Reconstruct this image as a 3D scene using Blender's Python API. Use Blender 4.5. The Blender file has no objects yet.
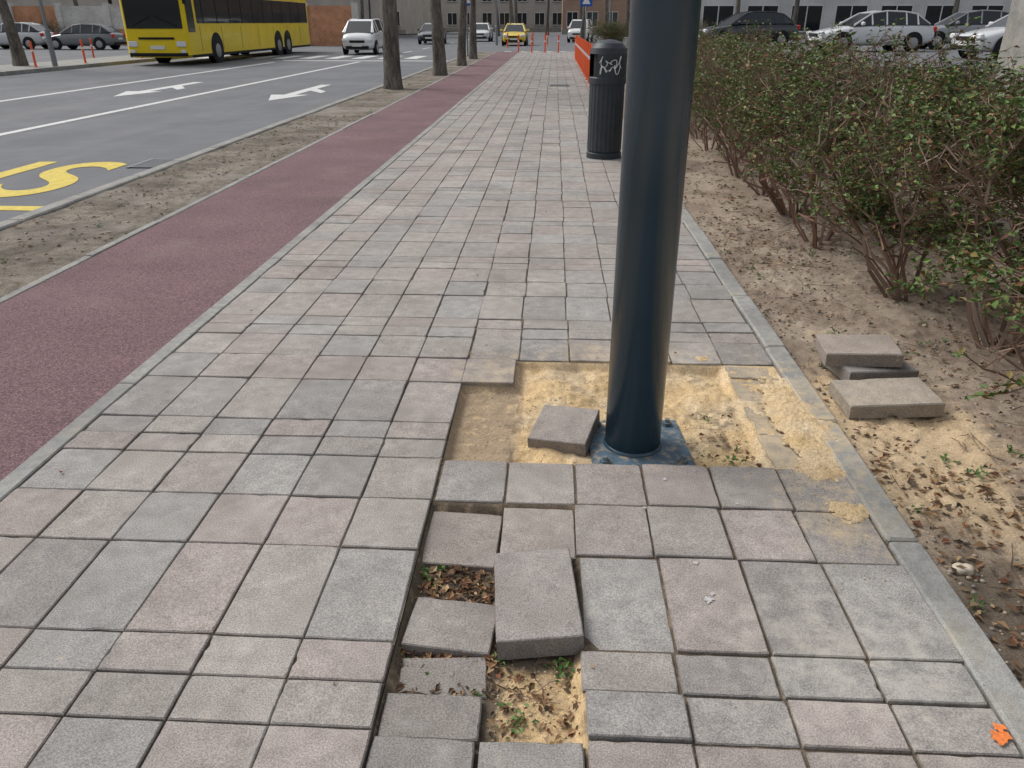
import bpy, math, random
from mathutils import Vector, Matrix, Euler, noise
R = random.Random(7)
rad = math.radians
sc = bpy.context.scene

# ------------------------------------------------------------------ helpers
def fbm(x, y, s, o=3, z=0.0):
    v = 0; a = 1; t = 0
    for i in range(o):
        v += a*noise.noise(Vector((x*s+i*7.3, y*s-i*3.1, z))); t += a; a *= .5; s *= 2.1
    return v/t
def sstep(a, b, x):
    t = max(0, min(1, (x-a)/(b-a))); return t*t*(3-2*t)
def mixc(a, b, t): return tuple(a[i]*(1-t)+b[i]*t for i in range(3))

def surf(name, base=(.5,.5,.5), attr=False, mult=(), tint=(), bump=(), rough=.8, spec=.3, metal=0, coat=0, bdist=.002, spots=()):
    m = bpy.data.materials.new(name); m.use_nodes = True
    nt = m.node_tree; N = nt.nodes; L = nt.links
    b = N['Principled BSDF']
    b.inputs['Roughness'].default_value = rough
    b.inputs['Specular IOR Level'].default_value = spec
    b.inputs['Metallic'].default_value = metal
    b.inputs['Coat Weight'].default_value = coat
    tc = N.new('ShaderNodeTexCoord')
    if attr:
        a = N.new('ShaderNodeAttribute'); a.attribute_name = 'Col'; col = a.outputs['Color']
    else:
        a = N.new('ShaderNodeRGB'); a.outputs[0].default_value = (*base, 1); col = a.outputs[0]
    def nz(scale, detail=2, rgh=.55, sv=None):
        n = N.new('ShaderNodeTexNoise'); n.inputs['Scale'].default_value = scale
        n.inputs['Detail'].default_value = detail; n.inputs['Roughness'].default_value = rgh
        if sv:
            mp = N.new('ShaderNodeMapping'); mp.inputs['Scale'].default_value = sv
            L.new(tc.outputs['Object'], mp.inputs[0]); L.new(mp.outputs[0], n.inputs['Vector'])
        else: L.new(tc.outputs['Object'], n.inputs['Vector'])
        return n.outputs['Fac']
    def mr(s, a0, a1, b0, b1):
        n = N.new('ShaderNodeMapRange'); L.new(s, n.inputs[0])
        for i, v in enumerate((a0, a1, b0, b1)): n.inputs[i+1].default_value = v
        return n.outputs[0]
    def mixn(f, col, c):
        x = N.new('ShaderNodeMix'); x.data_type = 'RGBA'
        L.new(f, x.inputs[0]); L.new(col, x.inputs[6]); x.inputs[7].default_value = (*c, 1)
        return x.outputs[2]
    for t in mult:
        s, lo, hi = t[:3]; sv = t[3] if len(t) > 3 else None
        f = mr(nz(s, 1 if s > 100 else 2, .55, sv), .3, .7, lo, hi)
        v = N.new('ShaderNodeVectorMath'); v.operation = 'SCALE'
        L.new(col, v.inputs[0]); L.new(f, v.inputs['Scale']); col = v.outputs[0]
    for t in tint:
        s, c, lo, hi, amt = t[:5]; sv = t[5] if len(t) > 5 else None
        col = mixn(mr(nz(s, 4, .6, sv), lo, hi, 0, amt), col, c)
    shared = nz(16, 5, .72) if spots else None
    for (cx, cy, rx, ry, c, amt) in spots:      # local dust drift around a world position
        mp = N.new('ShaderNodeMapping'); mp.inputs['Location'].default_value = (-cx/rx, -cy/ry, 0); mp.inputs['Scale'].default_value = (1/rx, 1/ry, 0)
        L.new(tc.outputs['Object'], mp.inputs[0])
        ln = N.new('ShaderNodeVectorMath'); ln.operation = 'LENGTH'; L.new(mp.outputs[0], ln.inputs[0])
        g = mr(ln.outputs['Value'], 0, 1, .22, -.16)
        ad = N.new('ShaderNodeMath'); ad.operation = 'ADD'; L.new(g, ad.inputs[0]); L.new(shared, ad.inputs[1])
        col = mixn(mr(ad.outputs[0], .50, .78, 0, amt), col, c)
    L.new(col, b.inputs['Base Color'])
    prev = None
    for s, st in bump:
        bp = N.new('ShaderNodeBump'); bp.inputs['Strength'].default_value = st; bp.inputs['Distance'].default_value = bdist
        L.new(nz(s, 2), bp.inputs['Height'])
        if prev: L.new(prev, bp.inputs['Normal'])
        prev = bp.outputs[0]
    if prev: L.new(prev, b.inputs['Normal'])
    return m

class MB:
    def __init__(s): s.v = []; s.f = []; s.m = []; s.c = []
    def poly(s, pts, m=0, c=(1,1,1)):
        i = len(s.v); s.v += [tuple(p) for p in pts]; s.f.append(tuple(range(i, i+len(pts)))); s.m.append(m); s.c.append(c)
    def box(s, c, d, m=0, col=(1,1,1), M=None, bev=0):
        x, y, z = d[0]/2, d[1]/2, d[2]/2
        if bev <= 0:
            P = [(-x,-y,-z),(x,-y,-z),(x,y,-z),(-x,y,-z),(-x,-y,z),(x,-y,z),(x,y,z),(-x,y,z)]
            F = [(3,2,1,0),(4,5,6,7),(0,1,5,4),(1,2,6,5),(2,3,7,6),(3,0,4,7)]
        else:
            P = []; e = bev
            for zz, q in ((-z, e), (-z+e, 0), (z-e, 0), (z, e)):
                X, Y = x-q, y-q; k = e
                P += [(-X+k,-Y,zz),(X-k,-Y,zz),(X,-Y+k,zz),(X,Y-k,zz),(X-k,Y,zz),(-X+k,Y,zz),(-X,Y-k,zz),(-X,-Y+k,zz)]
            F = [tuple(range(7,-1,-1)), tuple(range(24,32))]
            for r in range(3):
                for i in range(8):
                    j = (i+1) % 8; F.append((r*8+i, r*8+j, r*8+8+j, r*8+8+i))
        T = Matrix.Translation(Vector(c)) @ (M if M else Matrix.Identity(4))
        n = len(s.v); s.v += [tuple(T @ Vector(p)) for p in P]
        for f in F: s.f.append(tuple(i+n for i in f)); s.m.append(m); s.c.append(col)
    def lathe(s, prof, c=(0,0,0), seg=32, m=0, col=(1,1,1), M=None, rf=None, cap=True):
        n = len(s.v); T = Matrix.Translation(Vector(c)) @ (M if M else Matrix.Identity(4))
        for r, z in prof:
            for i in range(seg):
                a = 2*math.pi*i/seg; q = r*(rf(i, z) if rf else 1)
                s.v.append(tuple(T @ Vector((q*math.cos(a), q*math.sin(a), z))))
        for k in range(len(prof)-1):
            for i in range(seg):
                j = (i+1) % seg; s.f.append((n+k*seg+i, n+k*seg+j, n+(k+1)*seg+j, n+(k+1)*seg+i)); s.m.append(m); s.c.append(col)
        if cap:
            s.f.append(tuple(n+i for i in range(seg-1,-1,-1))); s.m.append(m); s.c.append(col)
            k = (len(prof)-1)*seg
            s.f.append(tuple(n+k+i for i in range(seg))); s.m.append(m); s.c.append(col)
    def tube(s, p, q, r0, r1, seg=5, m=0, col=(1,1,1)):
        p = Vector(p); q = Vector(q); d = (q-p)
        if d.length < 1e-6: return
        d.normalize(); u = d.orthogonal().normalized(); w = d.cross(u); n = len(s.v)
        for c0, r in ((p, r0), (q, r1)):
            for i in range(seg):
                a = 2*math.pi*i/seg; s.v.append(tuple(c0+u*math.cos(a)*r+w*math.sin(a)*r))
        for i in range(seg):
            j = (i+1) % seg; s.f.append((n+i, n+j, n+seg+j, n+seg+i)); s.m.append(m); s.c.append(col)
    def grid(s, x0, x1, y0, y1, st, zf, cf, m=0, keep=None):
        nx = max(1, int(round((x1-x0)/st))); ny = max(1, int(round((y1-y0)/st))); n = len(s.v)
        Z = []
        for j in range(ny+1):
            for i in range(nx+1):
                x = x0+(x1-x0)*i/nx; y = y0+(y1-y0)*j/ny; z = zf(x, y); Z.append(z); s.v.append((x, y, z))
        for j in range(ny):
            for i in range(nx):
                a = j*(nx+1)+i; q = (a, a+1, a+nx+2, a+nx+1)
                if keep is not None and max(Z[k] for k in q) < keep: continue
                s.f.append(tuple(n+k for k in q)); s.m.append(m)
                s.c.append(cf(x0+(x1-x0)*(i+.5)/nx, y0+(y1-y0)*(j+.5)/ny))
    def mesh(s, name, mats, smooth=False):
        me = bpy.data.meshes.new(name); me.from_pydata(s.v, [], s.f)
        for m in mats: me.materials.append(m)
        me.polygons.foreach_set('material_index', s.m)
        ca = me.color_attributes.new('Col', 'FLOAT_COLOR', 'CORNER')
        arr = []
        for f, c in zip(s.f, s.c): arr += [c[0], c[1], c[2], 1.0]*len(f)
        ca.data.foreach_set('color', arr)
        if smooth: me.polygons.foreach_set('use_smooth', [True]*len(s.f))
        me.update(); return me
    def obj(s, name, mats, smooth=False, parent=None, loc=(0,0,0), rz=0):
        return link(name, s.mesh(name, mats, smooth), parent, loc, rz)
def link(name, data, parent=None, loc=(0,0,0), rz=0):
    o = bpy.data.objects.new(name, data); sc.collection.objects.link(o)
    o.location = loc; o.rotation_euler = (0, 0, rz)
    if parent: o.parent = parent
    return o
def empty(name, loc=(0,0,0), rz=0):
    o = link(name, None, None, loc, rz); o.empty_display_size = .2; return o

# ------------------------------------------------------------------ materials
DUST = (.58,.455,.29)
M_pave = surf('paver_concrete', attr=True, mult=((1.7,.88,1.12),(16,.86,1.14),(240,.68,1.30),(650,.82,1.18)),
              tint=((4,(.17,.15,.13),.54,.72,.45),(7,(.50,.475,.44),.58,.76,.35),(40,(.13,.115,.10),.64,.74,.4)), bump=((280,.7),), rough=.88, spec=.25,
              spots=((.98,2.75,.42,1.0,DUST,.95),(.35,3.45,.7,.25,DUST,.6),(-.2,3.2,.5,.4,DUST,.45),(.97,2.1,.3,.3,DUST,.7),(.8,1.5,.6,.5,(.54,.50,.43),.5)))
M_conc = surf('kerb_concrete', (.30,.297,.28), mult=((3,.8,1.15),(30,.85,1.12),(300,.75,1.25)), tint=((6,(.38,.32,.22),.50,.74,.5),(14,(.16,.15,.13),.55,.75,.5)), bump=((200,.5),), rough=.9,
              spots=((1.1,2.8,.3,1.0,DUST,.8),))
M_joint = surf('joint_soil', (.10,.083,.066), mult=((8,.7,1.3),(200,.7,1.3)), tint=((3.5,(.36,.30,.21),.50,.66,.85),), bump=((200,.6),), rough=.95, spec=.1)
M_sand = surf('sand_soil', attr=True, mult=((18,.88,1.12),(140,.80,1.18),(500,.76,1.24)), tint=((45,(.17,.135,.10),.64,.78,.4),), bump=((120,.5),(380,.6)), rough=.95, spec=.1, bdist=.004)
M_cyc = surf('cycle_rubber', (.17,.10,.106), mult=((1.2,.85,1.15),(90,.6,1.4),(260,.5,1.5)), tint=((130,(.42,.34,.34),.58,.72,.6),(1.6,(.25,.19,.175),.55,.8,.5)), bump=((150,1.0),), rough=.9, spec=.3, bdist=.004)
M_asph = surf('asphalt', (.148,.152,.162), mult=((.5,.88,1.12),(3,.93,1.07),(120,.72,1.28)), tint=((.35,(.21,.21,.21),.5,.75,.5,(3,.3,1)),), bump=((180,.7),), rough=.85, spec=.3)
M_soil = surf('verge_soil', (.19,.165,.135), mult=((1.5,.7,1.25),(12,.7,1.3),(80,.65,1.35)), tint=((.9,(.31,.285,.25),.5,.68,.8),(4,(.10,.12,.05),.62,.75,.4)), bump=((20,.8),(90,.8)), rough=.95, spec=.1, bdist=.01)
M_ground = surf('ground_far', (.16,.15,.13), mult=((.1,.8,1.2),(1.5,.8,1.2)), rough=.95)
M_white = surf('road_paint_white', (.66,.66,.64), mult=((25,.85,1.1),(150,.8,1.1)), tint=((40,(.2,.2,.2),.58,.74,.6),), rough=.7)
M_yel = surf('road_paint_yellow', (.68,.52,.08), mult=((12,.85,1.1),(150,.8,1.1)), tint=((30,(.2,.19,.15),.56,.74,.6),), rough=.7)
M_pole = surf('pole_paint', (.026,.060,.092), mult=((3,.92,1.08),), tint=((60,(.16,.19,.20),.70,.8,.3),), rough=.26, spec=.6, bump=((6,.05),),
              spots=((0,0,3,3,(.055,.08,.10),.12),))
M_plate = surf('steel_plate_paint', (.08,.125,.165), mult=((20,.7,1.3),), tint=((30,(.40,.31,.19),.5,.7,.8),), rough=.6)
M_bin = surf('bin_metal', (.030,.038,.046), mult=((8,.8,1.2),), rough=.5, spec=.4)
M_black = surf('black_rubber', (.012,.012,.013), rough=.7)
M_glass = surf('dark_glass', (.015,.02,.024), rough=.08, spec=.7)
M_chrome = surf('rim_metal', (.35,.35,.36), rough=.35, metal=.8)
M_lampg = surf('headlight', (.75,.76,.78), rough=.1, spec=.7)
M_red = surf('red_plastic', (.55,.03,.02), rough=.4)
M_orange = surf('orange_post', (.80,.12,.04), mult=((10,.85,1.1),), rough=.5)
M_whitepl = surf('white_plastic', (.75,.75,.74), rough=.4)
M_bark = surf('bark', (.13,.115,.10), mult=((6,.6,1.4,(1,1,.25)),(30,.6,1.4,(1,1,.2))), bump=((18,1.0),), rough=.95, spec=.1, bdist=.02)
M_twig = surf('twig_bark', attr=True, rough=.9, spec=.1)
M_leaf = surf('leaf', attr=True, rough=.55, spec=.35)
M_dry = surf('dry_leaf', attr=True, rough=.85, spec=.15)
M_stone = surf('stone', attr=True, mult=((40,.8,1.2),), rough=.9)
M_grey = surf('grey_metal', (.22,.23,.24), rough=.5, metal=.3)

# ------------------------------------------------------------------ ground sheets
def sheet(name, x0, x1, y0, y1, z, mat):
    b = MB(); b.poly([(x0,y0,z),(x1,y0,z),(x1,y1,z),(x0,y1,z)]); return b.obj(name, [mat])
sheet('ground', -900, 900, -600, 1500, -.20, M_ground)
sheet('road', -17.5, -4.42, -40, 260, -.10, M_asph)
sheet('side_street', -4.42, 6, 45.2, 260, -.10, M_asph)
sheet('parking_area', -75, -20.5, -20, 72, -.07, M_asph)

# ------------------------------------------------------------------ pavement
COLS = [(.342,.312,.284),(.348,.302,.276),(.328,.300,.275),(.332,.290,.265),(.315,.298,.280),(.356,.325,.296),(.305,.283,.264),(.342,.306,.282),(.322,.306,.288)]
TH = .062
def pcol():
    c = R.choice(COLS); k = R.uniform(.94, 1.06); return tuple(v*k for v in c)
def paver(b, cx, cy, w, l, z=0, rz=0, tx=0, ty=0, col=None, th=TH, near=True, bev=.003):
    col = col or pcol()
    n = 7 if near else 1
    def ring(hw, hl, jit):
        P = []
        cs = [(-hw,-hl),(hw,-hl),(hw,hl),(-hw,hl)]
        for k in range(4):
            a = cs[k]; e = cs[(k+1) % 4]
            for i in range(n):
                t = i/n; x = a[0]+(e[0]-a[0])*t; y = a[1]+(e[1]-a[1])*t
                j = jit[k*n+i]; s = math.hypot(x, y)
                P.append((x*(1-j/s), y*(1-j/s)))
        return P
    jit = [(abs(R.gauss(0, .0012)) if near else 0) for _ in range(4*n)]
    if near:
        for k in range(4): jit[k*n] += abs(R.gauss(.002, .0025))
        for _ in range(2):
            if R.random() < .28: jit[R.randrange(4*n)] += R.uniform(.004, .011)
    top = ring(w/2-bev, l/2-bev, jit); out = ring(w/2, l/2, [j*.6 for j in jit])
    M = Matrix.Translation((cx, cy, z)) @ Euler((rad(tx), rad(ty), rad(rz))).to_matrix().to_4x4()
    i0 = len(b.v); m = 4*n
    for P, zz in ((top, 0), (out, -bev), (out, -th)):
        for p in P: b.v.append(tuple(M @ Vector((p[0], p[1], zz))))
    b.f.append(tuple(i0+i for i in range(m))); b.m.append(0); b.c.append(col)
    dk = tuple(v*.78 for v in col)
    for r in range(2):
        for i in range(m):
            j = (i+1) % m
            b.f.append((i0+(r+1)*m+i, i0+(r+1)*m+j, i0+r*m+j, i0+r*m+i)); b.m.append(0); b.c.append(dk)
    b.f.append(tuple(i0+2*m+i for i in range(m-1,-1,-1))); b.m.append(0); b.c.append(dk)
ROWS = [.137, .137, .385, .270, .270]; PER = sum(ROWS); Y0 = 1.228
edges = [.1+.24*k for k in range(-8, 5)]
b = MB()
for n in range(-3, 37):
    y = Y0+n*PER
    for ri, l in enumerate(ROWS):
        cy = y+l/2
        rowoff = R.uniform(-.006, .006)
        for k in range(12):
            cx = edges[k]+.12
            c1 = -.38 < cx < .82 and 2.427 < cy < 3.35
            if c1 and not (cx < -.14 and cy > 3.09): continue
            if .82 < cx and 2.427 < cy < 3.35: continue
            if -.38 < cx < .1 and .95 < cy < 2.15: continue
            near = cy < 7
            zz = R.gauss(0, .0014)
            dist = max(abs(cx-.3)-.6, abs(cy-2.4)-1.0, 0)
            if dist < .5 and cx > -.4: zz += R.gauss(-.002, .003)
            g = .0035 if near else .006
            if cx > -.4 and cy < 3.3: g = .0065
            dx = R.gauss(0, .0012)+(rowoff if cx > -.4 else 0)
            paver(b, cx+dx, cy+R.gauss(0, .0008), .24-g, l-g, zz, R.gauss(0, .22), R.gauss(0, .3), R.gauss(0, .3), near=near)
        y += l
P = lambda *a, **k: paver(b, *a, **k)
P(-.258,1.990,.233,.262,-.030,-2,2.0,1.2, col=(.31,.272,.24))
P(-.018,2.010,.232,.262,-.012,0.5,-.6,.5, col=(.335,.295,.262))
P(-.245,1.605,.236,.20,-.030,-4,-3,2, col=(.29,.262,.24))
P(-.020,1.690,.228,.375,.020,5,-1.0,-3.5, col=(.31,.282,.262))
P(-.245,1.425,.22,.13,-.040,5,3,1, col=(.27,.242,.22))
P(-.255,1.290,.232,.132,-.022,1,-1,1, col=(.27,.245,.225))
P(-.262,1.090,.233,.262,-.014,-1,1,0, col=(.27,.25,.232))
P(-.015,1.085,.233,.262,-.004,1.5,0,-1, col=(.30,.28,.258))
P(.070,2.690,.232,.262,.016,-15,5,-3, col=(.31,.272,.245))
for cy, l, z in ((2.56,.262,-.014),(2.83,.262,-.018),(3.095,.25,-.020),(3.285,.13,-.014)):
    P(.945, cy, .232, l, z, R.gauss(0,1.2), R.gauss(0,1), R.gauss(1.5,1), col=(.44,.37,.28))
b.obj('pavement', [M_pave])
PEND = Y0+37*PER
HX0, HX1, HY0, HY1 = -.38, 1.06, .95, 3.36
b = MB(); z = -.008
for x0, x1, y0, y1 in ((-1.82,HX0,-2.5,PEND),(HX0,HX1,-2.5,HY0),(HX0,HX1,HY1,PEND)):
    b.poly([(x0,y0,z),(x1,y0,z),(x1,y1,z),(x0,y1,z)])
b.obj('pavement_bedding', [M_joint])

SAND = (.60,.435,.24); SAND2 = (.66,.52,.34); SOIL = (.14,.11,.08); SOILB = (.37,.28,.19)
def boxm(x, y, x0, x1, y0, y1, s=.02):
    return min(sstep(x0-s, x0+s, x), 1-sstep(x1-s, x1+s, x), sstep(y0-s, y0+s, y), 1-sstep(y1-s, y1+s, y))
def fieldz(x, y):
    h1 = max(boxm(x, y, -.37, .81, 2.44, 3.08), boxm(x, y, -.13, .81, 2.44, 3.34))
    h2 = boxm(x, y, -.37, .09, .96, 2.14)
    h3 = boxm(x, y, .82, 1.05, 2.44, 3.34, .01)
    z = -.012
    n = fbm(x, y, 6, 3); nf = fbm(x, y, 30, 2, 3)
    if h1 > 0:
        d = -.048+.036*n+.008*nf
        d += .034*math.exp(-((x-.02)**2+(y-3.10)**2)/.02)
        d += .028*math.exp(-((x-.74)**2+(y-3.0)**2)/.015)
        d += .018*math.exp(-((x-.14)**2+(y-2.88)**2)/.006)
        if x < -.13: d = mixc((d,0,0), (-.047+.005*nf,0,0), sstep(-.10, -.16, x))[0]
        z = z*(1-h1)+d*h1
    if h2 > 0:
        d = -.052+.018*n+.010*nf
        z = z*(1-h2)+d*h2
    if h3 > 0:
        z += h3*(-.007+.022*fbm(x, y, 11, 3, 5))
    return z
def fieldc(x, y):
    n = fbm(x, y, 5, 3, 9); n2 = fbm(x, y, 22, 3, 4)
    if y > 2.43:
        if x > .80: return mixc(SAND, SAND2, sstep(-.3, .3, n))
        c = mixc(SAND, SAND2, sstep(-.2, .4, n))
        c = mixc(c, SOILB, sstep(.1, .45, n2*.6+n)*.6)
        if x < -.10: c = mixc(c, SOILB, sstep(-.08, -.14, x)*sstep(-.5, .1, n2+(.15 if y > 2.6 else .4)))
        d = math.exp(-((x-.68)**2/.018+(y-2.66)**2/.05))
        c = mixc(c, SOIL, min(1, sstep(.4, 1.0, d*.7+n*.8+n2*.7))*.75)
        return c
    d = boxm(x, y, -.10, .12, 1.2, 1.47, .05)
    c = mixc(SOIL, SAND, sstep(.3, .9, d+n*.5+n2*.4))
    return mixc(c, SOILB, sstep(.0, .4, n2)*.6)
b = MB(); b.grid(HX0, HX1, HY0, HY1, .007, fieldz, fieldc); b.obj('sand_bed', [M_sand], True)

def spz(x, y):
    v = .026*math.exp(-((x-1.0)**2/.009+(y-2.80)**2/.14)) + .016*math.exp(-((x-1.0)**2/.006+(y-2.16)**2/.004)) + .010*math.exp(-((x-.95)**2/.015+(y-2.40)**2/.003))
    v += .014*math.exp(-((x-1.12)**2/.004+(y-2.95)**2/.3))
    v += .012*math.exp(-((x-.74)**2/.004+(y-3.42)**2/.004))
    return v + .010*fbm(x, y, 14, 3, 2)+.007*fbm(x, y, 70, 3, 8) - .0125
b = MB(); b.grid(.55, 1.165, 1.95, 3.60, .0055, spz, lambda x, y: mixc(SAND, SAND2, .5+fbm(x,y,9,2)), keep=-.002); b.obj('sand_spill', [M_sand], True)

# kerbs
b = MB()
y = -1.9
while y < PEND:
    b.box((1.115+R.gauss(0,.0025), y+.39, -.044+R.gauss(0,.003)), (.10,.772,.10), 0, M=Matrix.Rotation(rad(R.gauss(0,.3)),4,'Z'), bev=.008); y += .78
b.obj('kerb', [M_conc])
b = MB(); y = -2.
while y < PEND:
    b.box((-1.865+R.gauss(0,.001), y+.5, -.05+R.gauss(0,.001)), (.078,.994,.10), 0, bev=.005)
    b.box((-3.165, y+.5, -.052+R.gauss(0,.002)), (.06,.994,.10), 0, bev=.005); y += 1
b.obj('cycle_path_edging', [M_conc])
b = MB(); y = -12
while y < 44.5:
    b.box((-4.35, y+.5, -.078+R.gauss(0,.002)), (.14,.99,.15), 0, bev=.012); y += 1
b.obj('road_kerb', [M_conc])
b = MB()
for i in range(120): b.box((-17.58, -15+i*1.0, -.05), (.15,.99,.15), 0, bev=.01)
b.obj('far_kerb', [M_conc])
sheet('far_pavement', -20.5, -17.65, -20, 72, .005, M_conc)
b = MB(); b.grid(-3.13, -1.905, -2.5, PEND, .25, lambda x, y: -.006+.003*fbm(x,y,1.5,2), lambda x, y: (1,1,1)); b.obj('cycle_path', [M_cyc], True)
def vz(x, y): return -.022+.020*fbm(x, y, 3, 4)-.012*math.exp(-((x+3.8)/.35)**2)
b = MB(); b.grid(-4.285, -3.19, -1, 14, .03, vz, lambda x, y: (1,1,1)); b.grid(-4.285, -3.19, 14, PEND, .2, vz, lambda x, y: (1,1,1)); b.obj('verge', [M_soil], True)

# ------------------------------------------------------------------ soil on the right
def rz_(x, y):
    return -.030+.09*sstep(1.2, 3.2, x)+.040*fbm(x, y, 1.6, 3, 1)*sstep(1.17, 1.5, x)+.026*fbm(x, y, 8, 3, 2)+.014*fbm(x, y, 30, 2)
def rc(x, y):
    n = fbm(x, y, 2.2, 3, 3); n2 = fbm(x, y, 14, 3, 6)
    c = mixc((.25,.195,.15), (.36,.295,.23), sstep(-.3, .35, n+n2*.5))
    s = math.exp(-((x-1.40)**2/.14+(y-2.75)**2/.8))
    c = mixc(c, (.57,.43,.27), sstep(.28, .75, s+n*.4+n2*.35)*.95)
    c = mixc(c, (.14,.11,.08), sstep(.15, .5, n2-s*.3+(.15 if y < 2.2 else -.05))*.7)
    d = math.exp(-((x-1.3)**2/.04+(y-1.5)**2/.35))
    return mixc(c, (.12,.095,.07), sstep(.3, .7, d+n2*.5)*.85)
b = MB(); b.grid(1.166, 3.2, .4, 6.5, .017, rz_, rc); b.grid(1.166, 3.2, 6.5, 22, .06, rz_, rc)
b.grid(3.2, 9, -2, 22, .3, rz_, rc); b.grid(1.166, 3.2, -2, .4, .1, rz_, rc); b.grid(1.166, 9, 22, PEND, .5, rz_, rc)
b.obj('soil_bed', [M_sand], True)

def loose(name, tiles):
    b = MB()
    for t in tiles: paver(b, *t[:5], t[5], t[6], t[7], col=t[8], bev=.005)
    return b.obj(name, [M_pave])
loose('loose_paver', [(1.425,2.99,.385,.235,.046,3,3,-2,(.38,.33,.27))])
loose('paver_stack', [(1.475,3.30,.33,.235,.050,10,0,2,(.28,.26,.24)),(1.42,3.34,.33,.235,.118,-6,1,-3,(.34,.29,.25))])
loose('loose_paver', [(1.27,1.18,.24,.26,.02,20,6,-4,(.31,.29,.27))])

def surfz(x, y):
    if x > 1.166: return rz_(x, y)
    if HX0 < x < HX1 and HY0 < y < HY1: return fieldz(x, y)
    if x < -3.19: return vz(x, y)
    return .0
DRY = [(.19,.11,.06),(.27,.17,.09),(.12,.075,.045),(.34,.24,.14),(.16,.07,.04),(.08,.06,.04)]
def leafq(b, p, s, d, up, col, m=0, asp=.5):
    d = Vector(d).normalized(); up = Vector(up); w = d.cross(up)
    if w.length < 1e-4: w = d.orthogonal()
    w.normalize(); n = w.cross(d); p = Vector(p)
    a = p; t = p+d*s+n*(-.15*s); k = s*asp*.5
    l = p+d*s*.45+w*k+n*k*.4; r = p+d*s*.45-w*k+n*k*.4
    i = len(b.v); b.v += [tuple(a), tuple(r), tuple(t), tuple(l)]
    b.f += [(i,i+1,i+2),(i,i+2,i+3)]; b.m += [m,m]; b.c += [col,col]
def rdir(zmax=.5):
    a = R.uniform(0, 6.283); return Vector((math.cos(a), math.sin(a), R.uniform(-zmax*.3, zmax)))
b = MB()
def scat(n, x0, x1, y0, y1, smin, smax, cond=None):
    for _ in range(n):
        x = R.uniform(x0, x1); y = R.uniform(y0, y1)
        if cond and not cond(x, y): continue
        c = R.choice(DRY); k = R.uniform(.7, 1.4)
        leafq(b, (x, y, surfz(x, y)+R.uniform(.003,.012)), R.uniform(smin, smax), rdir(.35), (R.uniform(-.5,.5),R.uniform(-.5,.5),1), tuple(v*k for v in c), asp=R.uniform(.35,.8))
scat(230, -.36, -.13, 1.70, 1.86, .012, .035)
scat(200, -.37, -.10, 1.46, 1.54, .012, .03)
scat(110, -.12, .09, 1.24, 1.50, .012, .03)
scat(60, -.37, -.12, 1.34, 1.40, .01, .025)
scat(60, .56, .80, 2.46, 2.92, .012, .03)
scat(900, 1.17, 1.85, 1.0, 2.5, .012, .045, lambda x, y: R.random() < math.exp(-(x-1.2)*1.5))
scat(2600, 1.2, 3.1, 2.0, 6.5, .012, .036, lambda x, y: fbm(x,y,2,2,8) > .0 or R.random() < .2)
scat(2600, 1.2, 3.1, 5.0, 16, .02, .045)
scat(500, -4.25, -3.22, 3, 14, .02, .045)
scat(45, -1.8, 1.0, 1.3, 9, .008, .02)
b.obj('fallen_leaves', [M_dry])
b = MB()
def twiglet(x, y, L):
    a = R.uniform(0, 6.28); z = surfz(x, y)+.006; p = Vector((x, y, z))
    for _ in range(3):
        q = p+Vector((math.cos(a), math.sin(a), R.uniform(-.1,.2)))*L/3; b.tube(p, q, .0018, .0012, 3, 0, (.19,.13,.10)); p = q; a += R.gauss(0,.4)
for _ in range(260): twiglet(R.uniform(1.2,3), R.uniform(1.2,7), R.uniform(.05,.25))
for _ in range(34): twiglet(R.uniform(-.34,.05), R.uniform(1.25,1.85), R.uniform(.04,.14))
b.obj('dry_twigs', [M_twig])
b = MB()
def pebble(x, y, r, col, z=None, fl=.6, sg=6, rg=3):
    z = surfz(x, y) if z is None else z
    o = R.random()*50; n = len(b.v)
    for j in range(rg+1):
        t = math.pi*j/rg
        for i in range(sg):
            a = 6.283*i/sg; v = Vector((math.sin(t)*math.cos(a), math.sin(t)*math.sin(a), math.cos(t)))
            q = 1+.5*noise.noise(v*1.3+Vector((o,o,o))); b.v.append((x+v.x*r*q, y+v.y*r*q*.8, z+r*.2+v.z*r*q*fl))
    for j in range(rg):
        for i in range(sg):
            k = (i+1) % sg; b.f.append((n+j*sg+i, n+(j+1)*sg+i, n+(j+1)*sg+k, n+j*sg+k)); b.m.append(0); b.c.append(col)
PC = [(.36,.31,.25),(.28,.24,.20),(.44,.37,.28),(.22,.195,.17),(.42,.34,.24)]
for _ in range(2600):
    x = 1.17+1.9*R.random()**1.3; y = R.uniform(1.2, 6.5); pebble(x, y, R.uniform(.003,.010)*(2.0 if R.random()<.06 else 1), R.choice(PC))
SC = [(.56,.42,.25),(.62,.48,.30),(.46,.35,.22),(.66,.53,.35)]
for _ in range(600):
    x = R.uniform(-.35,.8); y = R.uniform(2.46,3.3); pebble(x, y, R.uniform(.0015,.005), R.choice(SC))
for _ in range(160): pebble(R.uniform(-.11,.08), R.uniform(1.23,1.49), R.uniform(.002,.005), R.choice(SC))
for _ in range(3200):
    x = R.gauss(.97,.12); y = R.gauss(2.75, .45)
    if x < 1.16 and 1.6 < y < 3.9: pebble(x, y, R.uniform(.001,.0028), R.choice(SC), -.016 if (x > .82 and 2.43 < y < 3.35 and x < 1.06) else 0.0, sg=5)
for _ in range(500):
    x = R.uniform(-.4,.85); y = R.choice((2.42-abs(R.gauss(0,.05)), 3.37+abs(R.gauss(0,.06)))); pebble(x, y, R.uniform(.001,.003), R.choice(SC), 0.0, sg=5)
for _ in range(120): pebble(R.uniform(-4.2,-3.25), R.uniform(2.5,12), R.uniform(.006,.018), R.choice(PC))
b.obj('gravel', [M_stone], True)
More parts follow.
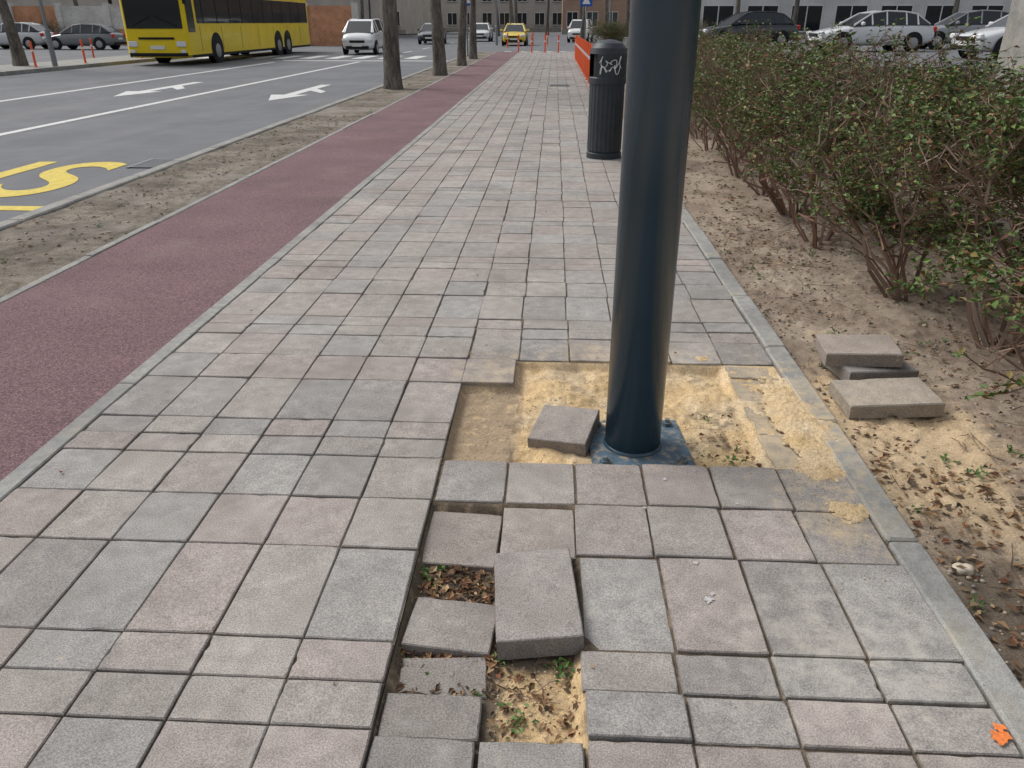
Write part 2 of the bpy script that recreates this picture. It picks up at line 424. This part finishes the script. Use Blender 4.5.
b = MB(); pebble(1.245, 1.90, .030, (.60,.52,.41), sg=14, rg=9); b.obj('stone', [M_stone], True)
b = MB()
GR = [(.06,.12,.025),(.10,.18,.035),(.05,.10,.025),(.12,.20,.06)]
def weed(x, y, n, s):
    z = surfz(x, y)
    for _ in range(n):
        d = rdir(.9); d.z = R.uniform(.05, .9); px = x+R.gauss(0, s*.6); py = y+R.gauss(0, s*.6)
        leafq(b, (px, py, z+R.uniform(0, s*.6)), R.uniform(.4, 1)*s, d, (R.uniform(-.4,.4),R.uniform(-.4,.4),1), R.choice(GR), asp=R.uniform(.4,.7))
for x, y, n, s in ((-.345,1.83,16,.028),(-.325,1.79,9,.024),(-.30,1.84,6,.02),(-.055,1.31,16,.026),(-.07,1.28,8,.022),(.055,1.46,18,.026),(.03,1.48,8,.022),(-.30,1.45,8,.022),(-.36,1.50,8,.022),(-.11,1.49,7,.022),(-.15,1.38,7,.02),(.66,2.86,14,.022),(.70,2.52,20,.026),(.60,2.60,8,.02),(.74,2.62,8,.022),(.93,2.10,7,.016),
    (1.55,2.45,16,.03),(1.50,2.55,14,.03),(1.24,2.2,14,.025),(1.22,1.75,14,.025),(1.4,1.7,14,.03),(1.6,2.15,12,.03),(1.75,2.6,14,.03),(1.3,3.4,14,.03),(1.32,3.55,10,.03),(1.30,1.45,20,.03)): weed(x, y, n, s)
for _ in range(90): weed(R.uniform(1.2,3), R.uniform(3.5,9), R.randrange(4,12), .03)
for _ in range(50): weed(R.uniform(-4.25,-3.22), R.uniform(4,25), 12, .03)
b.obj('weeds', [M_leaf])

def splat(b, x, y, r, m, z=.003):
    n = 26; b.poly([(x+math.cos(6.283*i/n)*r*(1+.8*noise.noise(Vector((x*9+math.cos(6.283*i/n)*2,y*9+math.sin(6.283*i/n)*2,0)))), y+math.sin(6.283*i/n)*r*(1+.8*noise.noise(Vector((x*9+math.cos(6.283*i/n)*2,y*9+math.sin(6.283*i/n)*2,0)))), z) for i in range(n)], m)
b = MB()
splat(b, 1.03, 1.275, .022, 1, .004); splat(b, 1.04, 1.30, .014, 1, .0045)
for x, y, r in ((.46,1.70,.014),(.475,1.725,.007),(.45,1.86,.008),(.33,2.14,.006),(.42,2.32,.007),(.64,2.18,.006),(.53,2.38,.006)):
    splat(b, x, y, r, 0, .0022)
b.obj('dropping_and_paint_spots', [surf('bird_dropping', (.52,.50,.48), mult=((120,.7,1.2),)), surf('orange_paint', (.80,.22,.06), mult=((90,.7,1.2),))])  # pale splats are bird droppings, the orange ones paint

# ------------------------------------------------------------------ road markings
b = MB()
def strip(x0, x1, y0, y1, m=0, z=-.096): b.poly([(x0,y0,z),(x1,y0,z),(x1,y1,z),(x0,y1,z)], m)
strip(-8.47, -8.30, -20, 35.5); strip(-12.03, -11.85, -20, 35)
for k in range(9): strip(-17.0+k*1.25+.0, -16.4+k*1.25, 38.5, 42.0)
strip(-12, -4.6, 36.2, 36.7)
for k in range(10): strip(-8.45, -8.33, 46+k*7, 49+k*7)
for k in range(5): strip(-2.9+k*.8, -2.5+k*.8, 46, 49)
def arrow(x, y):
    z = -.0955
    b.poly([(x-.14,y+.0,z),(x+.14,y,z),(x+.14,y+3.2,z),(x-.14,y+3.2,z)]); b.poly([(x,y-1.5,z),(x+.45,y,z),(x-.45,y,z)])
    b.poly([(x+.14,y+1.2,z+.0005),(x+.6,y+.5,z+.0005),(x+.6,y+.95,z+.0005),(x+.14,y+1.8,z+.0005)])
arrow(-10.1, 19.8); arrow(-6.2, 19.0)
b.obj('road_markings', [M_white])
b = MB(); strip(-8.2, -4.62, 6.75, 6.93); b.obj('yellow_road_line', [M_yel])
cu = bpy.data.curves.new('t', 'FONT'); cu.body = 'BUS'; cu.size = 1; cu.offset = .014; cu.space_character = 1.1
to = bpy.data.objects.new('t', cu); sc.collection.objects.link(to); bpy.context.view_layer.update()
me = bpy.data.meshes.new_from_object(to); bpy.data.objects.remove(to)
xs = [v.co.x for v in me.vertices]; ys = [v.co.y for v in me.vertices]
for v in me.vertices:
    v.co.x = -8.25+(v.co.x-min(xs))/(max(xs)-min(xs))*3.2; v.co.y = 7.3+(v.co.y-min(ys))/(max(ys)-min(ys))*2.1; v.co.z = -.0955
me.materials.clear(); me.materials.append(M_yel); link('bus_lettering', me)
def grate(x, y, w, l, z):
    b = MB(); b.box((x, y, z-.006), (w, l, .012), 0)
    n = 9
    for i in range(n): b.box((x, y-l/2+l*(i+.5)/n, z+.004), (w*.9, l/n*.45, .008), 1)
    for q in (-1, 1): b.box((x+q*w/2, y, z+.004), (.03, l+.03, .010), 1)
    b.obj('drain_grate', [M_black, M_grey])
grate(-4.75, 9.3, .42, .62, -.094); grate(.15, 20.8, .5, .5, .004)

# ------------------------------------------------------------------ pole
pe = empty('street_lamp', (.335, 2.63, 0), rad(4))
b = MB(); b.lathe([(.106,-.03),(.106,8.2),(.095,8.25)], seg=72); b.lathe([(.112,-.036),(.112,-.026),(.106,-.02)], seg=72, cap=False)
b.tube((0,0,8.0), (-1.8,0,8.6), .04, .035, 16); b.obj('shaft', [M_pole], True, pe)
bpy.data.objects['shaft'].data.polygons.foreach_set('use_smooth', [len(p.vertices) < 6 for p in bpy.data.objects['shaft'].data.polygons])
b = MB(); b.box((.02,.0,-.043), (.38,.38,.022), 0, bev=.003); b.obj('base_plate', [M_plate], False, pe)
b = MB()
for sx in (-1,1):
    for sy in (-1,1):
        b.lathe([(.02,-.034),(.02,-.018)], (.02+sx*.145, sy*.145, 0), 6); b.lathe([(.010,-.03),(.010,-.004)], (.02+sx*.145, sy*.145, 0), 12)
b.obj('bolts', [M_plate], False, pe)
b = MB(); b.box((-2.1,0,8.62), (.8,.26,.1), 0, bev=.03); b.box((-2.1,0,8.565), (.6,.2,.012), 1); b.obj('lamp_head', [M_pole, M_lampg], False, pe)

# ------------------------------------------------------------------ litter bin
be = empty('litter_bin', (.61, 9.45, 0), rad(-20))
b = MB(); rib = lambda i, z: (1.0 if i % 4 < 2 else .98)
b.lathe([(.205,.0),(.205,.06),(.19,.07)], seg=48)
b.lathe([(.19,.07),(.2,.09),(.2,.82),(.19,.84)], seg=96, rf=rib); b.lathe([(.212,.82),(.212,.88),(.2,.89)], seg=48)
b.obj('body', [M_bin], False, be)
b = MB()
n = 40
prof = [(.208,.88),(.210,1.13),(.198,1.19),(.155,1.24),(.08,1.268),(.01,1.276)]
for k in range(len(prof)-1):
    for i in range(n):
        a0 = 6.283*i/n; a1 = 6.283*(i+1)/n
        aa = a0-6.283 if a0 > 3.1416 else a0
        if k == 0 and -3.0 < aa < -1.9:
            b.poly([(.16*math.cos(a0),.16*math.sin(a0),.88),(.16*math.cos(a1),.16*math.sin(a1),.88),(.16*math.cos(a1),.16*math.sin(a1),1.13),(.16*math.cos(a0),.16*math.sin(a0),1.13)], 1); continue
        (r0,z0),(r1,z1) = prof[k], prof[k+1]
        b.poly([(r0*math.cos(a0),r0*math.sin(a0),z0),(r0*math.cos(a1),r0*math.sin(a1),z0),(r1*math.cos(a1),r1*math.sin(a1),z1),(r1*math.cos(a0),r1*math.sin(a0),z1)])
b.obj('hood', [M_bin, M_black], True, be)
b = MB()
def scrib(t0, t1, zc, f1, f2, amp, ph):
    pts = []
    for s in range(70):
        t = s/69; pts.append((t0+t*(t1-t0)+.10*math.sin(t*f1+ph), zc+amp*math.sin(t*f2+ph)*(.6+.4*math.cos(t*7))))
    for (a, za), (q, zb) in zip(pts, pts[1:]):
        b.tube((.213*math.cos(a),.213*math.sin(a),za), (.213*math.cos(q),.213*math.sin(q),zb), .0042, .0042, 4)
scrib(-1.75, -.5, 1.04, 31, 23, .07, 0); scrib(-1.7, -.7, .97, 25, 37, .05, 2)
b.obj('graffiti', [M_whitepl], False, be)

# ------------------------------------------------------------------ hedge
TW = [(.22,.16,.125),(.27,.20,.16),(.18,.125,.095),(.25,.145,.105)]
LF = [(.085,.14,.035),(.105,.17,.04),(.065,.11,.028),(.13,.18,.05),(.19,.15,.05),(.20,.10,.05),(.075,.13,.03),(.12,.19,.05),(.09,.15,.045)]
def bush(seed, H=1.28, RX=.62, lf=1.0, low=0):
    rr = random.Random(seed); b = MB(); off = rr.random()*40
    def grow(p, d, L, r, lv):
        ns = 4; seg = L/ns; col = rr.choice(TW)
        for i in range(ns):
            d = (d+Vector((rr.gauss(0,.24),rr.gauss(0,.24),rr.gauss(.03,.16)))).normalized()
            q = p+d*seg
            ang = math.atan2(q.y, q.x)
            bp = 1+.85*noise.noise(Vector((math.cos(ang)*1.9+off, math.sin(ang)*1.9, q.z*2.8)))
            base = .8 if low else .50
            lim = RX*(base+(1-base)*min(1, q.z/.5))*bp
            if q.z > H*(1+.30*noise.noise(Vector((q.x*3+off,q.y*3,0))))+rr.gauss(0,.07) or q.z < .03 or math.hypot(q.x,q.y) > lim+rr.gauss(0,.09): return
            b.tube(p, q, r*(1-.12*i), r*(1-.12*(i+1)), 4 if lv == 0 else 3, 0, col)
            if lv >= 2:
                for _ in range(3 if lv == 3 else 2):
                    dens = .36+1.7*noise.noise(Vector((q.x*3.2+off,q.y*3.2,q.z*3.2)))
                    if rr.random() < lf*dens*(1.2 if q.z > .35 or low else .7):
                        a = rr.uniform(0,6.28); dd = Vector((math.cos(a),math.sin(a),rr.uniform(-.4,.9)))
                        c = rr.choice(LF); k = rr.uniform(.75,1.4)
                        leafq(b, q, rr.uniform(.022,.047), dd, (rr.uniform(-1,1),rr.uniform(-1,1),1), tuple(v*k for v in c), 1, .6)
            if lv < 3 and (i > 0 or lv > 0):
                for _ in range(rr.choice((1,1,2)) if lv < 2 else 1+(rr.random()<.15)):
                    a = rr.uniform(0,6.28); side = Vector((math.cos(a),math.sin(a),rr.uniform(-.25 if low else -.1,.7)))
                    grow(q, (d*.5+side*.8).normalized(), L*rr.uniform(.5,.8), r*.55, lv+1)
            p = q
        if lv < 3: grow(p, d, L*.6, r*.6, lv+1)
    for s in range(11 if not low else 13):
        a = rr.uniform(0,6.28); rd = rr.uniform(.02,.10)
        sp = rr.uniform(.2,.85) if not low else rr.uniform(.2,1.3)
        d = Vector((math.cos(a)*sp, math.sin(a)*sp, 1)).normalized()
        grow(Vector((math.cos(a)*rd, math.sin(a)*rd, -.03)), d, rr.uniform(.6,.85), rr.uniform(.008,.017), 0)
    return b.mesh('bush_mesh', [M_twig, M_leaf])
BM = [bush(11, lf=1.5, low=1, RX=.62)]+[bush(i+11, lf=1.25) for i in range(1, 5)]
he = empty('hedge')
ys = [(2.12,2.75,0,.4),(2.18,3.55,0,2.6),(2.06,4.35,0,4.4),(1.95,5.6,3,1)]
y = 6.5
while y < 18.5:
    ys.append((2.0+R.uniform(-.1,.1), y, 1+R.randrange(4), R.uniform(0,6.28))); y += R.uniform(.65,1.05)
for i, (x, y, k, a) in enumerate(ys):
    o = link('bush_%d' % (i+1), BM[k], he, (x, y, .02), a)
    s = R.uniform(.95,1.06); o.scale = (s, s, s)
    if i % 2 == 0 or y < 7:
        o2 = link('bush_back_%d' % (i+1), BM[1+R.randrange(4)], he, (2.95+R.uniform(-.1,.1), y+R.uniform(-.2,.2), .04), R.uniform(0,6.28)); o2.scale = (1.05,1.2,1.0)

# ------------------------------------------------------------------ trees
def tree_mesh(seed, H=9, r=.21, leaves=True):
    rr = random.Random(seed); b = MB()
    def grow(p, d, L, r, lv):
        ns = 4; sg = (12,7,5,3)[min(lv,3)]
        for i in range(ns):
            d = (d+Vector((rr.gauss(0,.02+.09*lv),rr.gauss(0,.02+.09*lv),.03))).normalized(); q = p+d*L/ns
            b.tube(p-d*r*.2, q, r*(1-.11*i), r*(1-.11*(i+1)), sg, 0)
            if lv >= 2 and leaves:
                for _ in range(3):
                    c = rr.choice(LF); dd = Vector((rr.uniform(-1,1),rr.uniform(-1,1),rr.uniform(-1,1)))
                    leafq(b, q+dd*.15, rr.uniform(.06,.12), dd, (rr.uniform(-1,1),rr.uniform(-1,1),1), c, 1, .6)
            if lv > 0 and lv < 3:
                a = rr.uniform(0,6.28); grow(q, (d*.7+Vector((math.cos(a),math.sin(a),.3))*.7).normalized(), L*.62, r*.5, lv+1)
            p = q
        if lv < 3:
            for k in range(4 if lv == 0 else 2):
                a = k*1.6+rr.uniform(-.4,.4); grow(p, (d*.9+Vector((math.cos(a),math.sin(a),.2))*.7).normalized(), L*.72, r*.45, lv+1)
    b.lathe([(r*1.5,-.25),(r*1.25,.0),(r*1.08,.3),(r,.65)], seg=12, cap=False, rf=lambda i, z: 1+.06*math.sin(i*2.1))
    grow(Vector((0,0,.6)), Vector((rr.gauss(0,.015),rr.gauss(0,.015),1)), H*.38, r, 0)
    return b.mesh('tree_mesh', [M_bark, M_leaf], True)
TM = [tree_mesh(3), tree_mesh(5), tree_mesh(8)]
for x, y, k, s in ((-3.93,20,0,1),(-3.5,25.3,1,.95),(-3.45,31,2,.8),(-3.6,37,0,.8),(-19.5,29.5,1,1.0),(-20,47,2,1),(-19.5,64,0,1),(-18.8,82,1,1.1),(-3.5,70,2,1),(-3.8,84,0,1),(1.8,56,1,.8),(4.5,75,0,1),(-26,78,1,1.2),(-40,70,2,1.1),(8,95,1,1.2),
                   (-30,62,0,1),(-35,80,1,1),(-48,64,0,1.1),(-14.5,74,2,1),(-13,96,0,1),(-7,104,1,1.1),(-1,110,2,1.1),(3,100,0,1),(-22,100,2,1),(16,58,0,1),(26,57,1,1),(11,52,2,.9)):
    o = link('tree', TM[k], None, (x, y, -.05), R.uniform(0,6)); o.scale = (s,s,s)
fs = empty('shrubs')
for i, (x, y) in enumerate([(-38,58.5),(-36,58.6),(-24.5,58.5),(-23.2,58.6),(6,50),(7.2,50.3),(8.6,50),(2.6,47.5),(3.6,47.8),(-60,58.5),(12,58),(14,58.4),(20,58)]):
    o = link('shrub_%d' % (i+1), BM[1+i % 4], fs, (x, y, -.05), i*1.3); o.scale = (1.6,1.4,1.3)

def post(x, y, z=0, h=.85, name='bollard'):
    b = MB(); b.lathe([(.06,0),(.06,.02),(.04,.03),(.04,h*.6)], seg=14); b.lathe([(.0405,h*.6),(.0405,h*.68)], seg=14, m=1); b.lathe([(.04,h*.68),(.04,h-.02),(.03,h)], seg=14)
    b.obj(name, [M_orange, M_whitepl], False, None, (x, y, z))
for k in range(14): post(.93, 20.6+k*1.25, 0, .95)
for x, y in ((-18.2,31.5),(-18.2,36),(-18.3,28.5),(-21.5,38),(-24,39),(-26.5,40),(-29,41),(-1.9,44.3),(-1.2,44.3),(-.5,44.3),(.2,44.3),(-2.9,52),(-1.5,58),(-.5,58),(-5.2,53)): post(x, y, 0 if x > -19 else -.07, .85)
M_blue = surf('sign_blue', (.02,.10,.42), rough=.4)
def sign(name, x, y):
    e = empty(name, (x, y, -.05)); b = MB(); b.lathe([(.03,0),(.03,2.9)], seg=12); b.obj('post', [M_grey], True, e)
    b = MB(); b.box((0,-.04,2.5), (.6,.02,.6), 0, bev=.006); b.poly([(-.2,-.052,2.3),(.2,-.052,2.3),(0,-.052,2.68)], 1)
    b.obj('face', [M_blue, M_whitepl], False, e)
sign('traffic_sign', -4.15, 40); sign('traffic_sign', 1.5, 42)
for x, y in ((-17.9,29),(-4.0,58),(3.2,50)):
    e = empty('lamp_post', (x, y, 0)); b = MB(); b.lathe([(.09,0),(.09,1.2),(.06,1.25),(.045,8)], seg=16); b.tube((0,0,7.9),(1.2,0,8.3),.035,.03,10); b.box((1.4,0,8.3),(.6,.22,.1),0,bev=.03); b.obj('column', [M_grey], False, e)

# ------------------------------------------------------------------ cars
def wheel(b, x, y, r, w, side):
    M = Matrix.Rotation(rad(90), 4, 'X')
    b.lathe([(r*.9,-w/2),(r,-w/2+.03),(r,w/2-.03),(r*.9,w/2)], (x,y,r), 24, 1, M=M)
    b.lathe([(r*.62,0),(r*.58,.012),(r*.15,.02)], (x, y+side*w/2, r), 20, 2, M=Matrix.Rotation(rad(-90*side), 4, 'X'))
def car(name, loc, rz, paint, H=1.45, L=4.4, van=False):
    e = empty(name, loc, rz)
    P = surf('car_paint', paint, rough=.25, spec=.5, coat=.6)
    k = L/4.4; hs = H/1.45
    if van: st = [(-2.2,.36,.66,.68),(-2.12,.24,.80,.80),(-1.75,.2,.98,.84),(-1.4,.2,1.04,.85),(0,.2,1.05,.86),(1.4,.2,1.05,.86),(2.05,.22,1.05,.83),(2.2,.32,.9,.78)]
    else: st = [(-2.2,.36,.58,.66),(-2.12,.24,.68,.79),(-1.8,.2,.78,.85),(-1.0,.2,.93,.88),(0,.2,.96,.89),(1.2,.2,.98,.88),(1.85,.22,.99,.85),(2.14,.28,.93,.79),(2.2,.4,.75,.72)]
    b = MB(); rings = []
    for x, zb, zt, w in st:
        zt *= hs; rings.append([(x*k,w*.86,zb),(x*k,w*.98,zb+.12),(x*k,w,zb+(zt-zb)*.55),(x*k,w*.96,zt-.05),(x*k,w*.82,zt),(x*k,0,zt+.03),(x*k,-w*.82,zt),(x*k,-w*.96,zt-.05),(x*k,-w,zb+(zt-zb)*.55),(x*k,-w*.98,zb+.12),(x*k,-w*.86,zb)])
    n = 11
    for r in rings: b.v += r
    for s in range(len(rings)-1):
        for i in range(n):
            j = (i+1) % n; b.f.append((s*n+i, s*n+j, (s+1)*n+j, (s+1)*n+i)); b.m.append(0); b.c.append((1,1,1))
    b.f.append(tuple(range(n-1,-1,-1))); b.f.append(tuple((len(rings)-1)*n+i for i in range(n))); b.m += [0,0]; b.c += [(1,1,1)]*2
    o = b.obj('body', [P], True, e); md = o.modifiers.new('s','SUBSURF'); md.levels = 1; md.render_levels = 1
    if van: g = [(-1.75,.98,.70,.98),(-.95,.74,.62,1.5),(-.4,.76,.62,1.58),(1.0,.76,.62,1.58),(1.85,.75,.60,1.5),(2.1,.76,.62,1.04)]
    else: g = [(-1.05,.90,.74,.91),(-.30,.77,.58,1.36),(.25,.78,.58,1.44),(1.0,.78,.57,1.41),(1.45,.77,.56,1.33),(1.98,.76,.62,.98)]
    b = MB()
    belt = (1.02 if van else .95)*hs
    def gs(i):
        x, wb, wt, zt = g[i]; zt *= hs; return [(x*k,.80,belt if 0 < i < len(g)-1 else zt-.0),(x*k,wt,zt),(x*k,-wt,zt),(x*k,-.80,belt if 0 < i < len(g)-1 else zt)]
    for i in range(len(g)-1):
        A, B = gs(i), gs(i+1)
        mid = 0 < i < len(g)-2
        b.poly([A[0],B[0],B[1],A[1]], 1); b.poly([A[3],A[2],B[2],B[3]], 1)
        b.poly([A[1],B[1],B[2],A[2]], 0 if mid else 1)
        for sg in (0, 1):
            lo, hi = (A[0],A[1]) if sg == 0 else (A[3],A[2])
            if i > 0: b.tube(Vector(lo), Vector(hi), .035, .03, 6, 0)
            if i == 0: b.tube(Vector(lo), Vector(B[1] if sg == 0 else B[2]), .035, .03, 6, 0)
            b.tube(Vector(A[1] if sg == 0 else A[2]), Vector(B[1] if sg == 0 else B[2]), .03, .03, 6, 0)
    b.obj('greenhouse', [P, M_glass], False, e)
    b = MB(); wr = .32
    for x in (-1.38*k, 1.32*k):
        for s in (-1, 1):
            b.lathe([(wr+.06,0),(wr+.06,.01)], (x, s*.865, wr+.02), 24, 1, M=Matrix.Rotation(rad(-90*s),4,'X'))
            wheel(b, x, s*.80, wr, .2, s)
    b.obj('wheels', [P, M_black, M_chrome], False, e)
    b = MB(); f = -2.2*k; zh = .66*hs
    for s in (-1, 1):
        b.box((f+.07, s*.62, zh), (.14,.34,.15), 0, bev=.03); b.box((-f-.06, s*.66, .80*hs), (.14,.24,.2), 1, bev=.03)
        b.box((-.75*k, s*.98, 1.0*hs), (.12,.18,.13), 2, bev=.03)
    b.box((f-.0, 0, .60*hs), (.06,.8,.12), 3, bev=.02); b.box((f-.01, 0, .36), (.06,1.2,.14), 3, bev=.02); b.box((f-.04,0,.46),(.02,.5,.11),4); b.box((-f+.02,0,.62),(.02,.5,.11),4); b.box((-f,0,.36),(.06,1.3,.16),3,bev=.02)
    b.obj('trim', [M_lampg, M_red, P, M_black, M_whitepl], False, e)
car('parked_car', (-28.6,50,-.07), 0, (.16,.17,.18), 1.42)
car('parked_car', (-33.6,51,-.07), 0, (.55,.56,.57), 1.5)
car('white_car', (-10.2,45,-.10), rad(90), (.72,.73,.74), 1.55, 4.0, True)
car('taxi', (-2.9,62,-.10), rad(90), (.75,.55,.03), 1.48)
car('parked_car', (8.9,40,.40), rad(12), (.02,.025,.03), 1.5, 4.6)
car('parked_car', (12.4,34,.40), rad(5), (.65,.66,.67), 1.45, 4.5)
car('parked_car', (17.5,37,.40), rad(-5), (.25,.26,.28), 1.5)
car('parked_car', (14.8,27,.40), rad(8), (.6,.61,.62), 1.45)
car('moving_car', (-6.5,75,-.1), rad(90), (.6,.6,.6), 1.5)
car('moving_car', (-9.6,66,-.1), rad(90), (.05,.05,.06), 1.5)
car('moving_car', (2.2,72,-.1), rad(80), (.7,.7,.7), 1.6, 4.2, True)
b = MB(); b.box((27,44,.12), (44,44,.56), 0); b.obj('parking_lot', [M_asph])

# ------------------------------------------------------------------ bus
be = empty('bus', (-15.35, 31.8, -.10)); Lb = 16.2
M_by = surf('bus_yellow', (.86,.63,.008), mult=((1.5,.93,1.05),), rough=.35, spec=.4, coat=.15)
b = MB(); b.box((0, Lb/2, 1.62), (2.5, Lb, 2.66), 0, bev=.10); b.box((0,Lb*.6,3.05),(1.6,6,.28),0,bev=.06); b.obj('body', [M_by], False, be)
b = MB()
b.box((0,-.012,2.0), (2.2,.05,1.35), 0, bev=.02); b.box((0,-.012,2.80),(1.9,.05,.22),1)
for s in (-1,1):
    b.box((s*1.252, Lb/2+.35, 2.02), (.03, Lb-1.3, 1.02), 0, bev=.01)
    b.box((s*1.256, .45, 1.85), (.03,.62,1.3), 0, bev=.01)
b.box((0,Lb+.01,2.2),(2.0,.04,.9),0)
b.obj('windows', [M_glass, M_black], False, be)
b = MB()
for k in range(11):
    for s in (-1,1): b.box((s*1.262, 1.6+k*1.42, 2.02), (.03,.06,1.03), 0)
b.obj('window_pillars', [M_black], False, be)
b = MB()
for s in (-1,1):
    b.box((s*.95,-.02,.78), (.36,.06,.2), 0, bev=.02); b.box((s*1.0,-.025,.52),(.2,.06,.12),0,bev=.02)
    b.box((s*1.42,-.25,2.35),(.12,.1,.36),1,bev=.02); b.tube((s*1.2,0,2.7),(s*1.42,-.25,2.5),.02,.02,6,1)
b.box((0,-.02,.66),(.55,.05,.13),2); b.box((0,-.02,.98),(1.4,.03,.08),1); b.box((0,-.015,.40),(2.3,.05,.12),1); b.tube((-.9,-.06,1.4),(-.1,-.06,1.75),.015,.015,5,1); b.tube((.9,-.06,1.4),(.1,-.06,1.75),.015,.015,5,1)
for s in (-1,1):
    b.box((s*1.253,Lb/2,.34),(.02,Lb-.4,.1),1)
    for k in range(7): b.box((s*1.2515, 1.2+k*2.2, .95),(.006,.02,.9),1)
b.obj('front_details', [M_lampg, M_black, M_whitepl], False, be)
b = MB()
for yy in (2.7, 10.6, 12.1):
    for s in (-1,1):
        M = Matrix.Rotation(rad(90*s), 4, 'Y')
        b.lathe([(.62,0),(.62,.012)], (s*1.248, yy, .55), 28, 1, M=M)
        b.lathe([(.44,-.3),(.48,-.27),(.48,.015),(.44,.03)], (s*1.25, yy, .48), 28, 1, M=M); b.lathe([(.28,.0),(.26,.04),(.1,.05)], (s*1.25, yy, .48), 24, 2, M=M)
b.obj('wheels', [M_by, M_black, M_chrome], False, be)

# ------------------------------------------------------------------ buildings, walls
def building(name, x, y, w, d, h, wall, fl=4, nb=10, rz=0, glass=M_glass, ww=.55):
    e = empty(name, (x, y, -.1), rz); W = surf(name+'_wall', wall, mult=((.6,.88,1.1),(6,.93,1.06),(40,.92,1.06)), rough=.9)
    b = MB(); b.box((0, d/2, h/2), (w, d, h)); b.obj('walls', [W], False, e)
    b = MB(); fh = h/fl; bw = w/nb
    for f in range(fl):
        for k in range(nb):
            cx = -w/2+bw*(k+.5); cz = fh*(f+.55); a = bw*ww; hh = fh*.52
            b.box((cx, .0, cz), (a, .04, hh), 0)
            for dx in (-a/2, 0, a/2): b.box((cx+dx, -.03, cz), (.07,.05,hh+.07), 1)
            for dz in (-hh/2, hh/2): b.box((cx, -.035, cz+dz), (a+.07,.06,.07), 1)
            b.box((cx, -.08, cz-hh/2-.09), (a+.2,.16,.06), 2)
    b.obj('windows', [glass, M_whitepl, M_conc], False, e)
    b = MB(); b.box((0,d/2,h+.1), (w+.6,d+.6,.25)); b.box((0,-.05,.3),(w+.1,.1,.6)); b.obj('cornice', [M_conc], False, e)
building('office_building', 32, 62, 50, 14, 13, (.66,.66,.65), 4, 16, ww=.7)
building('apartment_building', -52, 92, 60, 14, 16, (.50,.46,.42), 5, 18)
building('shop_building', -12, 150, 34, 14, 15, (.45,.42,.38), 4, 11)
building('brick_building', 12, 118, 22, 12, 14, (.40,.27,.20), 4, 8)
building('plaster_building', -30, 118, 18, 16, 18, (.55,.52,.46), 5, 6)
M_brick = surf('brick', (.52,.26,.15), mult=((2,.8,1.2),(14,.8,1.2)), rough=.9)
M_panel = surf('panel', (.62,.60,.57), mult=((1,.8,1.1),(8,.85,1.1)), rough=.85)
b = MB()
for k in range(16):
    x = -70+k*3.6; b.box((x, 60, .45), (3.2,.2,1.1), 0 if k % 4 != 1 else 1); b.box((x+1.8, 59.95, 1.3), (.4,.35,2.8), 1); b.box((x,60,1.75),(3.2,.15,1.5),1 if k % 3 else 0)
b.obj('boundary_wall', [M_brick, M_panel])
b = MB(); b.box((6.6,11.2,1.4), (1.1,1.1,2.9), 0, bev=.03); b.box((6.6,11.2,2.9),(1.3,1.3,.14),0,bev=.02); b.obj('concrete_pillar', [M_conc])

# ------------------------------------------------------------------ world, sun, camera
w = bpy.data.worlds.new('World'); sc.world = w; w.use_nodes = True
nt = w.node_tree; bg = nt.nodes['Background']
sk = nt.nodes.new('ShaderNodeTexSky'); sk.sky_type = 'NISHITA'; sk.sun_disc = False
sk.sun_elevation = rad(48); sk.sun_rotation = rad(-60); sk.dust_density = 4; sk.air_density = 1.2
hs = nt.nodes.new('ShaderNodeHueSaturation'); hs.inputs['Saturation'].default_value = .3
nt.links.new(sk.outputs[0], hs.inputs['Color']); nt.links.new(hs.outputs[0], bg.inputs[0]); bg.inputs[1].default_value = .15
sd = bpy.data.lights.new('sun', 'SUN'); sd.energy = 1.35; sd.angle = rad(28); sd.color = (1,.98,.955)
so = link('sun', sd)
az = rad(-60); el = rad(48)
dv = Vector((math.sin(az)*math.cos(el), math.cos(az)*math.cos(el), math.sin(el)))
so.rotation_euler = dv.to_track_quat('Z', 'Y').to_euler(); so.location = (0,0,20)
cam = bpy.data.cameras.new('camera'); co = link('camera', cam); co.location = (0,0,1.45)
co.rotation_euler = (rad(90-25.2), 0, rad(2.9)); cam.sensor_width = 36; cam.lens = 769/1024*36; cam.clip_start = .05; cam.clip_end = 3000
sc.camera = co
sc.view_settings.view_transform = 'Standard'; sc.view_settings.look = 'None'; sc.view_settings.exposure = 0
